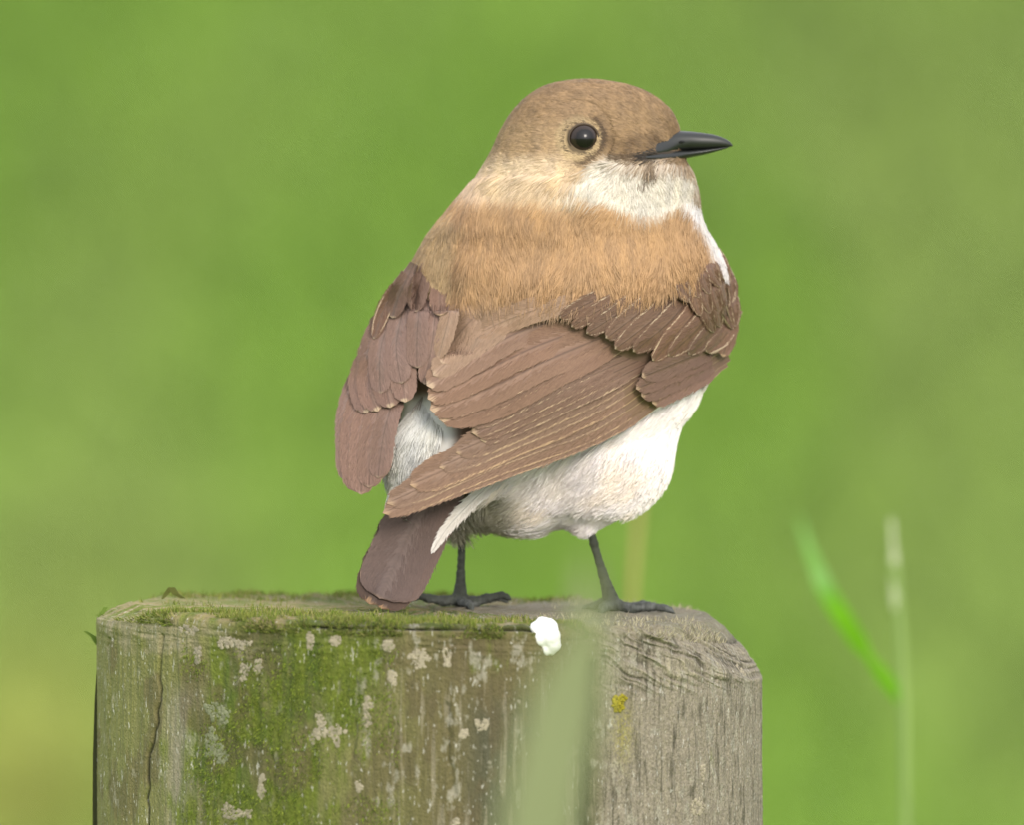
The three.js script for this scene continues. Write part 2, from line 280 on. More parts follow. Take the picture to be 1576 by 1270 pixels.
{ // moss cushions and fibres on the rim and the green face
  const r = rng(5), bp = [], bi = [];
  for (let i = 0; i <= 3; i++) { const t = i / 3, w = 0.5 * (1 - t * 0.85); bp.push(-w, t, 0.3 * t * t, w, t, 0.3 * t * t); if (i < 3) bi.push(2 * i, 2 * i + 1, 2 * i + 2, 2 * i + 1, 2 * i + 3, 2 * i + 2); }
  const N = 19000, im = named(new THREE.InstancedMesh(geom(bp, bi), new THREE.MeshStandardMaterial({ color: 0xffffff, roughness: 1, side: THREE.DoubleSide }), N), 'moss');
  const M = new THREE.Matrix4(), X = new THREE.Vector3(), Y = new THREE.Vector3(), Z = new THREE.Vector3(), c = new THREE.Color();
  for (let i = 0; i < N;) {
    const kind = r(); let px, s;
    if (kind < 0.8) { px = 150 + r() * 1000; s = SEDGE - 20 + r() * r() * 300; }
    else { px = 290 + r() * 330; s = SEDGE - 30 - r() * 300; }
    const th = kind < 0.22 ? Math.PI - thOf(px) : thOf(px), d = fbm(px * 0.02, s * 0.02, 81);
    if (d < 0.46 || px > 900 && r() < 0.75 || r() > (d - 0.4) * 4) continue;
    const p = postPoint(th, s, -0.5), n = new THREE.Vector3(p[3], p[4], p[5]).normalize();
    Y.copy(n).multiplyScalar(0.7).add(new THREE.Vector3(r() - 0.5, (kind < 0.8 ? 0.35 : -0.6) + (r() - 0.5) * 0.7, r() - 0.5)).normalize();
    X.set(r() - 0.5, r() - 0.5, r() - 0.5).cross(Y).normalize(); Z.crossVectors(X, Y);
    const len = (kind < 0.8 ? 4 + r() * 7 : 3 + r() * 4) * S, w = (1.2 + r() * 1.4) * S;
    M.makeBasis(X.multiplyScalar(w), Y.multiplyScalar(len), Z.multiplyScalar(len)).setPosition(p[0], p[1], p[2]); im.setMatrixAt(i, M);
    let k = mix3(MOSS, mix3(MOSS2, TAN, r() * (kind < 0.8 ? 0.9 : 0.2)), r()); if (px > 900) k = mix3(k, W_GREY, 0.7); const q = 0.7 + r() * 0.6; im.setColorAt(i, c.setRGB(k[0] * q, k[1] * q, k[2] * q)); i++;
  }
  im.castShadow = im.receiveShadow = true; im.userData.kind = 'stuff'; fence.add(im);
}
function crust(name, px, py, rx, ry, color, seed, lift, grains) {   // a crust of small grains that hugs the wood
  const r = rng(seed), parts = [], base = new THREE.IcosahedronGeometry(1, 1); base.deleteAttribute('uv');
  const M = new THREE.Matrix4(), Q = new THREE.Quaternion(), up = new THREE.Vector3(0, 0, 1);
  for (let i = 0, tries = 0; i < grains && tries < grains * 12; tries++) {
    const u = (r() * 2 - 1), v = (r() * 2 - 1), e = Math.hypot(u, v), x = px + u * rx, y = py + v * ry;
    if (e + 1.5 * (fbm(x * 0.07, y * 0.07, seed, 3) - 0.5) > 0.75) continue;
    const p = postPoint(thOf(x), sOf(y), lift * 0.2), g = base.clone(), q = 1.1 + r() * 2;
    Q.setFromUnitVectors(up, new THREE.Vector3(p[3], p[4], p[5]).normalize());
    M.compose(new THREE.Vector3(p[0], p[1], p[2]), Q, new THREE.Vector3(q * (0.8 + r() * 0.7), q * (0.7 + r() * 0.6), lift * (0.5 + r() * 0.6)).multiplyScalar(S)); g.applyMatrix4(M);
    const k = 0.75 + r() * 0.4, cc = []; for (let j = 0; j < g.attributes.position.count; j++) cc.push(color[0] * k, color[1] * k, color[2] * k);
    g.setAttribute('color', new THREE.Float32BufferAttribute(cc, 3)); parts.push(g); i++;
  }
  return mesh(name, mergeGeometries(parts), crustMat, fence);
}
const crustMat = new THREE.MeshStandardMaterial({ vertexColors: true, roughness: 1 });
[[503, 1098, 10, 14], [496, 1120, 13, 12], [520, 1118, 22, 18], [338, 1135, 15, 26], [350, 1092, 26, 18], [346, 1158, 18, 16], [386, 1032, 9, 16], [406, 1020, 8, 14], [364, 988, 34, 11], [300, 972, 22, 8], [604, 985, 14, 12], [485, 982, 8, 18], [741, 1096, 12, 11], [716, 1112, 12, 12], [608, 1030, 9, 14], [372, 1243, 26, 14], [1068, 1222, 13, 16], [1078, 1172, 5, 14], [410, 1205, 8, 24], [572, 1075, 7, 30], [524, 978, 16, 12], [648, 1005, 18, 18], [1146, 1018, 6, 14], [560, 1195, 5, 10], [705, 1250, 8, 18], [316, 1010, 8, 18], [690, 1000, 8, 14]]
  .forEach(([x, y, a, b], i) => crust('lichen_patch', x, y, a, b, i > 2 && i < 6 ? C(118, 120, 94) : C(142, 133, 114), 300 + i, 0.8, Math.round(a * b * 0.22 + 16)));
crust('yellow_lichen', 951, 1066, 13, 17, C(132, 122, 16), 401, 3.5, 80).userData.label = 'bright yellow lichen tuft beside the groove';
{ // loose dark strip of bark along the left edge and curled shreds at the rim
  const strip = (pts, w0, thick) => {      // pts [px, py, z]: a strip with thickness
    const pos = [], idx = [], n = pts.length;
    pts.forEach(([px, py, z], i) => { const t = i / (n - 1), w = w0 * Math.sin(Math.PI * clamp(t * 0.7 + 0.07)) + 0.6; for (const [a, b] of [[-1, -1], [1, -1], [1, 1], [-1, 1]]) pos.push((px - PX + a * w) * S, yAt(py, z), (z - PZ + b * thick) * S); });
    for (let i = 0; i + 1 < n; i++) for (let k = 0; k < 4; k++) { const a = i * 4 + k, b = i * 4 + (k + 1) % 4; idx.push(a, b, a + 4, b, b + 4, a + 4); }
    return geom(pos, idx).toNonIndexed();
  };
  const flat = (g) => { g.computeVertexNormals(); return g; };
  mesh('bark_strip', flat(strip([[160, 950, 60], [157, 1010, 64], [154, 1080, 66], [152, 1160, 66], [151, 1240, 66], [150, 1330, 60]], 5, 30)), new THREE.MeshStandardMaterial({ color: new THREE.Color(...C(50, 52, 26)), roughness: 1 }), fence);
  const shred = new THREE.MeshStandardMaterial({ color: new THREE.Color(...C(88, 110, 36)), roughness: 0.9 });
  mesh('plant_shred', flat(strip([[164, 1004, 66], [152, 990, 70], [146, 979, 72], [134, 971, 74]], 3.5, 2)), shred, fence);
  mesh('plant_shred', flat(strip([[166, 985, 80], [158, 965, 84], [158, 947, 86], [166, 934, 88]], 4, 2)), shred, fence);
  mesh('plant_shred', flat(strip([[252, 922, 60], [258, 914, 60], [266, 904, 62], [272, 914, 62], [284, 921, 60]], 5, 3)), new THREE.MeshStandardMaterial({ color: new THREE.Color(...C(74, 78, 28)), roughness: 1 }), fence);
}
{ // white dropping on the front edge of the top
  const p0 = postPoint(thOf(838), sOf(955)), o = new THREE.Vector3(p0[0], p0[1], p0[2]).add(postBase);
  const blobs = [[-14, 12, 3, 11], [-4, 19, 3, 12], [6, 12, 5, 16], [9, -2, 7, 17], [14, -16, 6, 13], [-6, -6, 5, 13], [-9, 2, 4, 11], [4, -24, 4, 10], [12, -28, 4, 6], [0, -31, 3, 5]];
  const f = (x, y, z) => { let d = 1e9; for (const b of blobs) d = smin(d, Math.hypot(x - b[0], y - b[1], (z - b[2]) * 1.3) - b[3], 4); return d + 1.1 * (n3(x * 0.25, y * 0.25, z * 0.25, 4) - 0.5); };
  const q = surfaceNets(f, [-36, -46, -24], [40, 42, 40], 2);
  const g = geom(q.P.flatMap((v) => [v[0] * S, v[1] * S, v[2] * S]), q.I);
  const t = tag(mesh('bird_dropping', g, new THREE.MeshPhysicalMaterial({ color: new THREE.Color(0.82, 0.81, 0.82), roughness: 0.45, clearcoat: 0.3, clearcoatRoughness: 0.4 })), 'lumpy white bird dropping on the front rim of the post', 'dropping');
  t.scale.setScalar(0.88); t.position.copy(o); t.position.y -= 4 * S; t.position.z += 2 * S;
}

// ---------------------------------------------------------------- the bird
const BX = 830, BY = 936;                  // the bird's base: between its feet
const bird = thing('songbird', 'small brown-backed white-bellied songbird standing on the post looking right', 'bird', at(BX, BY, 0));
bird.rotation.x = -PITCH;
const L = (px, py, z) => [(px - BX) * S, (BY - py) * S, z * S];
const ELL = [[888, 230, 30, 116, 104, 96], [958, 214, 34, 87, 74, 44], [985, 279, 34, 70, 50, 54], [892, 310, 14, 152, 108, 120], [875, 445, 0, 232, 190, 148], [796, 742, -30, 86, 70, 82], [1000, 500, -50, 98, 140, 120], [672, 610, 84, 52, 92, 56]];
const CAPS = [[870, 520, -5, 212, 898, 666, -26, 138], [770, 600, 50, 120, 668, 705, 122, 60], [668, 700, 118, 58, 640, 752, 152, 32], [800, 695, 50, 40, 745, 745, 90, 14], [925, 722, -20, 58, 906, 805, -8, 11], [760, 740, -50, 56, 714, 796, -40, 13]];
function body(x, y, z) {
  let d = 1e9;
  for (let i = 0; i < ELL.length; i++) d = smin(d, ell(x, y, z, ELL[i]), i < 3 ? 46 : 60);
  d = smin(d, cap(x, y, z / 0.84, CAPS[0]) * 0.86, 60);
  for (let i = 1; i < CAPS.length; i++) d = smin(d, cap(x, y, z, CAPS[i]), 34);
  return d + (y > 560 ? 1.2 : 3) * (n3(x * 0.02, y * 0.02, z * 0.02, 90) - 0.5);
}
function bodyZ(x, y) { let z = 330; for (let i = 0; i < 60; i++) { const d = body(x, y, z); if (d < 0.4) return z; z -= Math.max(d * 0.8, 0.4); if (z < -230) return null; } return z; }
// wing outlines as seen square on (used to keep loose plumage off the flight feathers)
const WING_R = [[700, 478], [790, 474], [860, 470], [950, 462], [1020, 446], [1062, 425], [1092, 398], [1112, 412], [1130, 440], [1136, 470], [1126, 530], [1100, 575], [1000, 632], [900, 690], [820, 712], [720, 748], [590, 796], [580, 782], [640, 720], [690, 662], [655, 615], [660, 575], [690, 520]];
const WING_L = [[640, 424], [700, 446], [700, 520], [655, 600], [622, 640], [598, 742], [560, 760], [526, 745], [518, 650], [545, 565], [592, 478]];
const TAIL = [[690, 740], [730, 745], [666, 850], [624, 930], [536, 935], [540, 890], [582, 790]];
const THROAT = [[935, 252], [1062, 250], [1060, 294], [1038, 310], [1012, 320], [975, 321], [938, 309], [898, 292], [868, 285], [905, 268]];
const MALAR = [[1008, 246], [992, 258], [983, 275]];
function plume(x, y, z) {                  // plumage colour of the bird's skin at a point
  const n = n3(x * 0.018, y * 0.018, z * 0.018, 61) - 0.5, m = n3(x * 0.05, y * 0.05, z * 0.05, 62) - 0.5;
  const yy = y + 24 * n;
  let w = 0.45, c = C(184, 150, 110);                                               // crown
  c = mix3(c, C(200, 166, 124), sstep(176, 214, yy + (900 - x) * 0.12) * sstep(960, 880, x)); w = lerp(w, 0.52, sstep(190, 230, yy) * sstep(950, 870, x));   // ear coverts
  c = mix3(c, C(232, 204, 170), sstep(222, 256, yy) * sstep(930, 840, x)); w = lerp(w, 0.68, sstep(226, 256, yy) * sstep(930, 840, x));                      // pale nape side
  c = mix3(c, C(222, 188, 158), sstep(232, 262, yy) * sstep(790, 730, x) * 0.7);
  c = mix3(c, C(201, 159, 113), sstep(284, 318, yy - 0.05 * (x - 860))); w = lerp(w, 0.5, sstep(284, 322, yy - 0.05 * (x - 860)));                        // mantle
  c = mix3(c, C(208, 174, 128), sstep(722, 700, x + 20 * m) * sstep(290, 340, y));              // far scapulars
  c = mix3(c, C(150, 112, 76), 0.7 * Math.exp(-(((x - 712) / 7) ** 2)) * sstep(360, 395, y));
  c = mix3(c, C(184, 152, 124), 0.85 * sstep(440, 470, yy - (x > 1000 ? (1000 - x) * 0.28 : 0)));
  const below = sstep(468, 492, y + (x > 980 ? (x - 980) * 0.3 : 0));
  c = mix3(c, C(146, 116, 96), below);                                    // under the wings
  const br = x - pw([[290, 1050], [330, 1074], [380, 1095], [420, 1114], [460, 1128]], y);
  if (y > 290 && y < 475) { c = mix3(c, C(168, 134, 106), sstep(-46, -22, br + 14 * m) * sstep(385, 410, y)); const k = sstep(-16, -4, br + 8 * m) * sstep(446, 424, y); c = mix3(c, C(242, 234, 230), k); w = lerp(w, 0.6, k); }
  // white underparts below the wing and behind it
  const edge = y - pw([[560, 700], [640, 700], [720, 748], [820, 704], [900, 680], [1000, 622], [1100, 566], [1140, 540]], x);
  const under = Math.max(sstep(-6, 8, edge), sstep(-20, -70, z - (x - 860) * 0.1) * sstep(330, 400, y) * sstep(1030, 1090, x + (y - 400) * 0.3));
  c = mix3(c, mix3(C(238, 230, 229), C(240, 228, 219), sstep(0.05, 0.3, n + 0.4 * m)), under); w = lerp(w, 0.93, under);
  { const k = sstep(600, 622, y) * sstep(712, 690, x); c = mix3(c, C(236, 234, 228), k); w = lerp(w, 0.66, k); }   // white rump
  c = mix3(c, C(140, 136, 104), 0.8 * sstep(850, 790, x) * sstep(725, 765, y));
  const th = polyDist(x + 14 * m, y + 12 * n, THROAT); if (z > -60) { const k = sstep(8, -8, th); c = mix3(c, C(240, 230, 215), k); w = lerp(w, 0.6, k); } else if (y < 335 && y > 235 && x > 900) { c = C(238, 228, 218); w = 0.54; }
  if (z > 0) {
    const e = Math.hypot((x - 896) * 0.97, y - 216);
    c = mix3(c, C(120, 92, 60), 0.7 * sstep(24, 6, lineDist(x, y, [[922, 200], [940, 222], [965, 232], [1012, 224]])) * (0.5 + 1.4 * (m + 0.25)));
    c = mix3(c, C(88, 66, 44), 0.7 * sstep(6, 2, lineDist(x, y, [[945, 245], [985, 243], [1020, 240]])));
    c = mix3(c, C(96, 74, 50), 0.8 * sstep(5, 1.5, lineDist(x, y, MALAR)));
    c = mix3(c, C(44, 36, 28), 0.9 * sstep(8, 5, lineDist(x, y, [[990, 242], [1040, 238]])));
    c = mix3(c, C(214, 186, 140), 0.75 * sstep(38, 30, e)); c = mix3(c, C(84, 62, 40), 0.8 * sstep(6, 2, Math.abs(e - 37)) * sstep(-8, 22, x - 896 + (y - 216) * 0.4)); c = mix3(c, C(70, 54, 36), 0.8 * sstep(27, 24.5, e));
  }
  if (w < 0.5) w -= 0.03 * sstep(400, 450, y) * sstep(640, 720, x);
  return [c[0] * w, c[1] * w, c[2] * w];
}
const LEGC = C(38, 42, 34);
{
  const q = surfaceNets(body, [560, 100, -230], [1180, 870, 260], 6);
  // legs and feet: a finer grid, the same mesh
  const feet = [];
  const toe = (p, r0) => { for (let i = 0; i + 1 < p.length; i++) feet.push([...p[i], lerp(r0, r0 * 0.62, i / (p.length - 1)), ...p[i + 1], lerp(r0, r0 * 0.62, (i + 1) / (p.length - 1))]); const a = p[p.length - 2], b = p[p.length - 1]; feet.push([...b, r0 * 0.5, b[0] + (b[0] - a[0]) * 0.35, b[1] + 3, b[2] + (b[2] - a[2]) * 0.35, r0 * 0.45, 1]); const c = feet[feet.length - 1]; feet.push([c[4], c[5], c[6], r0 * 0.45, c[4] + (b[0] - a[0]) * 0.3, c[5] + 5, c[6] + (b[2] - a[2]) * 0.3, 1.2, 1]); };
  const leftLeg = [[714, 780, -42, 8, 711, 830, -40, 5.6], [711, 830, -40, 5.6, 709, 886, -38, 6], [709, 886, -38, 6, 708, 922, -36, 12]];
  const rightLeg = [[902, 796, -8, 7, 914, 838, -4, 5.8], [914, 838, -4, 5.8, 927, 882, 0, 6.4], [927, 882, 0, 6.4, 941, 928, 4, 13]];
  feet.push(...leftLeg, ...rightLeg);
  toe([[706, 924, -36], [682, 926, -30], [660, 922, -24], [644, 918, -20]], 8);
  toe([[708, 924, -34], [730, 928, -28], [748, 922, -26], [772, 917, -28]], 8.5);
  toe([[708, 924, -36], [728, 927, -58], [752, 923, -84], [770, 922, -104]], 8);
  toe([[708, 924, -36], [712, 928, -14], [720, 930, 8], [724, 932, 22]], 7.5);
  toe([[943, 930, 4], [972, 937, 10], [998, 934, 14], [1022, 936, 18]], 8.5);
  toe([[943, 930, 4], [966, 936, -22], [990, 932, -46], [1008, 935, -64]], 8);
  toe([[943, 930, 4], [930, 934, 26], [926, 936, 48], [925, 938, 62]], 8);
  toe([[941, 930, 2], [926, 928, -10], [914, 934, -20], [904, 936, -26]], 7);
  const legF = (x0, x1) => (x, y, z) => { let d = 1e9; for (const c of feet) if (c[0] > x0 && c[0] < x1) d = smin(d, cap(x, y, z, c), 5); return d + 0.9 * (n3(x * 0.16, y * 0.3, z * 0.16, 12) - 0.5) - (y < 905 ? 0.5 * Math.max(0, Math.sin(y * 0.62 + x * 0.1)) : 0.5 * Math.max(0, Math.sin(x * 0.8 + z * 0.5))); };
  const l1 = surfaceNets(legF(0, 820), [620, 770, -130], [800, 952, 48], 2), l2 = surfaceNets(legF(820, 2000), [880, 784, -90], [1050, 956, 84], 2);
  const pos = [], nor = [], col = [], idx = [];
  for (const [s, leg] of [[q, 0], [l1, 1], [l2, 1]]) {
    const o = pos.length / 3;
    s.P.forEach((p, i) => {
      pos.push(...L(...p)); const n = s.N[i]; nor.push(n[0], -n[1], n[2]);
      if (leg) { const k = 0.6 + 0.9 * n3(p[0] * 0.12, p[1] * 0.2, p[2] * 0.12, 14), c = mix3(LEGC, C(96, 98, 96), sstep(915, 935, p[1]) * 0.7 * n3(p[0] * 0.2, p[1] * 0.2, p[2] * 0.2, 15)); col.push(c[0] * k, c[1] * k, c[2] * k); } else col.push(...plume(...p));
    });
    for (let i = 0; i < s.I.length; i += 3) idx.push(s.I[i] + o, s.I[i + 2] + o, s.I[i + 1] + o);
  }
  // winding: outward, checked against the field's gradient
  let good = 0;
  for (let i = 0; i < 3000; i += 3) { const v = [0, 1, 2].map((k) => new THREE.Vector3().fromArray(pos, idx[i + k] * 3)), n = new THREE.Vector3().fromArray(nor, idx[i] * 3); good += v[1].sub(v[0]).cross(v[2].sub(v[0])).dot(n) > 0 ? 1 : -1; }
  if (good < 0) for (let i = 0; i < idx.length; i += 3) [idx[i + 1], idx[i + 2]] = [idx[i + 2], idx[i + 1]];
  const g = new THREE.BufferGeometry();
  g.setAttribute('position', new THREE.Float32BufferAttribute(pos, 3)); g.setAttribute('normal', new THREE.Float32BufferAttribute(nor, 3)); g.setAttribute('color', new THREE.Float32BufferAttribute(col, 3)); g.setIndex(idx);
  mesh('body', g, new THREE.MeshStandardMaterial({ vertexColors: true, roughness: 0.85 }), bird);

  // ---- loose plumage: fine barbs all over the body, lying along the flow of the feathers
  const r = rng(11), bp = [], bi = [];
  for (let i = 0; i <= 4; i++) { const t = i / 4, w = 0.5 * (t < 0.5 ? 0.75 + 0.5 * t : 1 - 1.7 * (t - 0.5)), z = 0.1 * Math.sin(t * Math.PI * 0.9); bp.push(-w, t, z - 0.015, 0, t, z, w, t, z - 0.015); if (i < 4) for (const k of [0, 1]) { const a = 3 * i + k; bi.push(a, a + 1, a + 3, a + 1, a + 4, a + 3); } }
  const bg = geom(bp, bi), N = 300000;
  const im = named(new THREE.InstancedMesh(bg, new THREE.MeshPhysicalMaterial({ color: 0xffffff, roughness: 0.8, sheen: 0.4, sheenRoughness: 0.5, sheenColor: new THREE.Color(0.9, 0.85, 0.8), side: THREE.DoubleSide }), N), 'plumage');
  const areas = new Float64Array(q.I.length / 3); let total = 0; const v = [new THREE.Vector3(), new THREE.Vector3(), new THREE.Vector3()];
  for (let i = 0; i < areas.length; i++) {
    for (let k = 0; k < 3; k++) v[k].fromArray(q.P[q.I[i * 3 + k]]);
    const cy = (v[0].y + v[1].y + v[2].y) / 3, cz = q.N[q.I[i * 3]][2];
    total += v[1].clone().sub(v[0]).cross(v[2].clone().sub(v[0])).length() * (cy < 335 ? 2.6 : 1) * (cz < -0.35 ? 0.25 : 1); areas[i] = total;
  }
  const M = new THREE.Matrix4(), X = new THREE.Vector3(), Y = new THREE.Vector3(), Z = new THREE.Vector3(), n = new THREE.Vector3(), c = new THREE.Color();
  let made = 0;
  for (let tries = 0; made < N && tries < N * 3; tries++) {
    const want = r() * total; let lo = 0, hi = areas.length - 1; while (lo < hi) { const mid = (lo + hi) >> 1; if (areas[mid] < want) lo = mid + 1; else hi = mid; }
    let a = r(), b = r(); if (a + b > 1) { a = 1 - a; b = 1 - b; }
    const [i0, i1, i2] = [0, 1, 2].map((k) => q.I[lo * 3 + k]), w = 1 - a - b, p = [0, 1, 2].map((k) => q.P[i0][k] * w + q.P[i1][k] * a + q.P[i2][k] * b);
    const g0 = [0, 1, 2].map((k) => q.N[i0][k] * w + q.N[i1][k] * a + q.N[i2][k] * b); n.set(g0[0], -g0[1], g0[2]).normalize();
    const [x, y, z] = p;
    if (z > -30 && n.z > -0.1 && (polyDist(x, y, WING_R) < (y < 490 && x < 960 ? -3 : x < 1060 && y < 480 ? 0 : 3) || polyDist(x, y, WING_L) < (y < 450 ? -8 : 2) || (z > 120 && polyDist(x, y, TAIL) < 0))) continue;
    const e = Math.hypot(x - 896, y - 216); if (z > 30 && e < 25) continue;
    if (x > 1014 && lineDist(x, y, [[1018, 232], [1060, 222]]) < 9 || x > 1000 && lineDist(x, y, [[1000, 243], [1050, 240]]) < 5) continue;
    // flow of the feathers
    const head = sstep(300, 236, y), thr = sstep(10, -10, polyDist(x, y, THROAT)), bel = sstep(540, 640, y), rump = sstep(740, 690, x) * sstep(560, 620, y);
    Y.set(-1, 0.32 - (y < 190 ? (960 - x) * 0.0042 : 0.15), 0).multiplyScalar(head * (1 - thr));
    Y.x += thr * -0.28 * 1; Y.y += thr * -1;
    const nape = sstep(240, 290, y) * (1 - sstep(300, 350, y));
    Y.add(X.set(-0.55 * nape - 0.12, -1, 0.15).multiplyScalar((1 - head) * (1 - thr) * (1 - bel)));
    Y.add(X.set(-0.52, -0.85, 0.3).multiplyScalar(bel)); if (rump) Y.add(X.set(-0.3, -1, 0.5).multiplyScalar(rump));
    const yaw = (n3(x * 0.03, y * 0.012, z * 0.03, 41) - 0.5) * (bel ? 0.34 : thr ? 1.4 : 0.9) + (r() - 0.5) * 0.5;
    Y.addScaledVector(n, -Y.dot(n)).normalize(); Y.applyAxisAngle(n, yaw);
    const hem = (n.z > 0 && y < 480 ? Math.max(sstep(-130, -10, -polyDist(x, y, WING_R)) * sstep(1085, 1050, x), 0.9 * sstep(-40, 0, -polyDist(x, y, WING_L))) : 0);
    const crown = head * (1 - thr), len = (crown > 0.5 ? 10 + r() * 9 : thr > 0.5 ? 15 + r() * 14 : bel > 0.4 ? 26 + r() * 26 : 20 + r() * 22) * (e < 60 ? 0.6 : 1) * (1 - 0.4 * hem * r()) * (y > 770 && x > 860 ? 0.5 : 1);
    const wid = (crown > 0.5 ? 1.7 : bel > 0.4 ? 1.4 : 1.8) * (0.6 + r() * 0.8);
    const lift = (bel > 0.4 ? 0.06 : 0.05) + r() * (bel > 0.4 || thr > 0.5 ? 0.13 : 0.09) + hem * 0.1;
    Y.addScaledVector(n, lift).normalize(); X.crossVectors(Y, n).normalize().applyAxisAngle(Y, (r() - 0.5) * 0.9); Z.crossVectors(X, Y);
    const k0 = plume(x + (r() - 0.5) * 5, y + (r() - 0.5) * 5, z);
    const streak = n3(x * 0.09, y * 0.022, z * 0.09, 43) - 0.5, scal = crown > 0.5 ? n2(x * 0.2 + y * 0.06, y * 0.42 - x * 0.14, 44) - 0.5 : 0;
    const k = 1 + (bel > 0.3 ? 0.14 : 0.32) * (r() - 0.5) + (bel > 0.3 ? 0.26 : 0.38) * streak + 0.42 * scal;
    M.makeBasis(X.multiplyScalar(wid * S), Y.multiplyScalar(len * S), Z.multiplyScalar(len * S)); const l = L(x, y, z); const out = (hem * 12 - 1) * S; M.setPosition(l[0] + n.x * out, l[1] + n.y * out, l[2] + n.z * out); im.setMatrixAt(made, M);
    im.setColorAt(made, c.setRGB(Math.min(0.9, k0[0] * k), Math.min(0.88, k0[1] * k * (1 - 0.02 * streak)), Math.min(0.86, k0[2] * k * (1 - 0.12 * streak)))); made++;
  }
  im.count = made; im.castShadow = im.receiveShadow = true; im.userData.kind = 'stuff'; bird.add(im);
}

// ---- flight feathers: every one a cambered blade with shaft and fringe
function tps(pts) {                        // thin-plate surface through [x, y, z] points
  const n = pts.length, A = [], U = (d2) => (d2 < 1e-9 ? 0 : d2 * Math.log(d2) * 0.5);
  for (let i = 0; i < n; i++) { const row = pts.map((q) => U(((pts[i][0] - q[0]) ** 2 + (pts[i][1] - q[1]) ** 2) / 1e4)); row[i] += 0.02; A.push([...row, 1, pts[i][0] / 100, pts[i][1] / 100, pts[i][2]]); }
  for (let k = 0; k < 3; k++) A.push([...pts.map((q) => (k === 0 ? 1 : q[k - 1] / 100)), 0, 0, 0, 0]);
  const m = n + 3;
  for (let i = 0; i < m; i++) { let p = i; for (let j = i + 1; j < m; j++) if (Math.abs(A[j][i]) > Math.abs(A[p][i])) p = j; [A[i], A[p]] = [A[p], A[i]]; for (let j = 0; j < m; j++) if (j !== i) { const f = A[j][i] / A[i][i]; if (f) for (let k = i; k <= m; k++) A[j][k] -= f * A[i][k]; } }
  const w = A.map((r, i) => r[m] / r[i]);
  return (x, y) => { let s = w[n] + w[n + 1] * x / 100 + w[n + 2] * y / 100; for (let i = 0; i < n; i++) s += w[i] * U(((x - pts[i][0]) ** 2 + (y - pts[i][1]) ** 2) / 1e4); return s; };
}
const onBody = (f, gap) => (x, y) => { const b = bodyZ(x, y), z = f(x, y); return b === null ? z : -smin(-z, -(b + gap), 16); };
const zR = onBody(tps([[700, 480, 128], [850, 470, 148], [1000, 450, 92], [1080, 430, 26], [1133, 460, -30], [1124, 520, -12], [1100, 572, 6], [1040, 520, 96], [1000, 560, 132], [900, 560, 186], [800, 600, 206], [660, 600, 196], [1000, 630, 116], [900, 690, 168], [820, 710, 196], [720, 745, 226], [590, 790, 258], [680, 680, 222]]), 3);
const nearMantle = (f, poly, lim) => (x, y) => { if (!lim(x, y)) return f(x, y); const k = sstep(4, 60, -polyDist(x, y, poly)); if (k >= 1) return f(x, y); const b = bodyZ(x, y); const z = f(x, y); return b === null ? z : lerp(Math.max(b + 2, z - 40), z, k); };
const zL = onBody(tps([[700, 446, 146], [650, 405, 116], [600, 470, 52], [545, 570, 56], [655, 600, 178], [520, 650, 96], [528, 740, 160], [560, 757, 190], [622, 640, 192], [650, 500, 140], [590, 560, 120]]), 3);
const zT = tps([[690, 735, 150], [730, 740, 130], [666, 850, 172], [620, 930, 216], [545, 930, 222], [540, 890, 216], [585, 790, 188], [780, 715, 96]]);

const barbBump = dataTex(128, 512, (i, j, o) => { const u = i / 127 - 0.5, v = j / 511, q = v * 130 - Math.abs(u) * 46; o[0] = o[1] = o[2] = clamp(0.45 + 0.28 * (n2(q, Math.abs(u) * 5 + (u > 0 ? 9 : 0), 91) - 0.5) + 0.18 * (n2(q * 0.25, u * 2, 92) - 0.5) + 0.5 * Math.exp(-((u / 0.022) ** 2))); });
function vane({ base, edge, dark, fl, fr, tip, streak = 0.3, tone = 0.5 }, seed) {
  const map = dataTex(256, 512, (i, j, o) => {
    const u = i / 255, v = j / 511, s = u - 0.5, q = v * 70 - Math.abs(s) * 30;
    const barb = n2(q, Math.abs(s) * 6, seed) - 0.5, broad = fbm(u * 5, v * 3, seed + 3, 3) - 0.5, long = n2(u * 22, v * 2.2, seed + 5) - 0.5;
    let c = mix3(base, dark, clamp(0.35 + broad * 1.2 + long * 1.5 * streak + (u - 0.5) * 0.35));
    const w = 0.35 + 1.2 * n2(v * 9, s > 0 ? 3 : 7, seed + 8);
    const dl = u - fl * w, dr = 1 - u - fr * w, dt = 1 - v - tip * w;
    const f = Math.max(fl ? sstep(0.03, -0.02, dl) : 0, fr ? sstep(0.03, -0.02, dr) : 0, tip ? sstep(0.02, -0.015, dt - 0.02 * Math.abs(s) * 0) : 0) * (0.75 + 0.3 * barb);
    c = mix3(c, edge, clamp(f));
    c = mix3(c, C(82, 60, 46), (streak < 0.2 ? 0.25 : 0.6) * Math.exp(-((s / 0.02) ** 2)) * (1 - v * 0.5));
    const k = 1 + 0.26 * barb + 0.2 * broad; o[0] = c[0] * k; o[1] = c[1] * k; o[2] = c[2] * k;
  }, true);
  map.wrapS = map.wrapT = THREE.ClampToEdgeWrapping;
  const made = new THREE.MeshPhysicalMaterial({ map, color: new THREE.Color(tone, tone, tone), vertexColors: true, roughness: 0.7, bumpMap: barbBump, bumpScale: 0.00016, sheen: 0.25, sheenRoughness: 0.5, sheenColor: new THREE.Color(0.9, 0.8, 0.75), side: THREE.DoubleSide });
  made.spec = { base, edge, dark, fl, fr, tip, tone }; return made;
}
const BUFF = C(226, 196, 158);
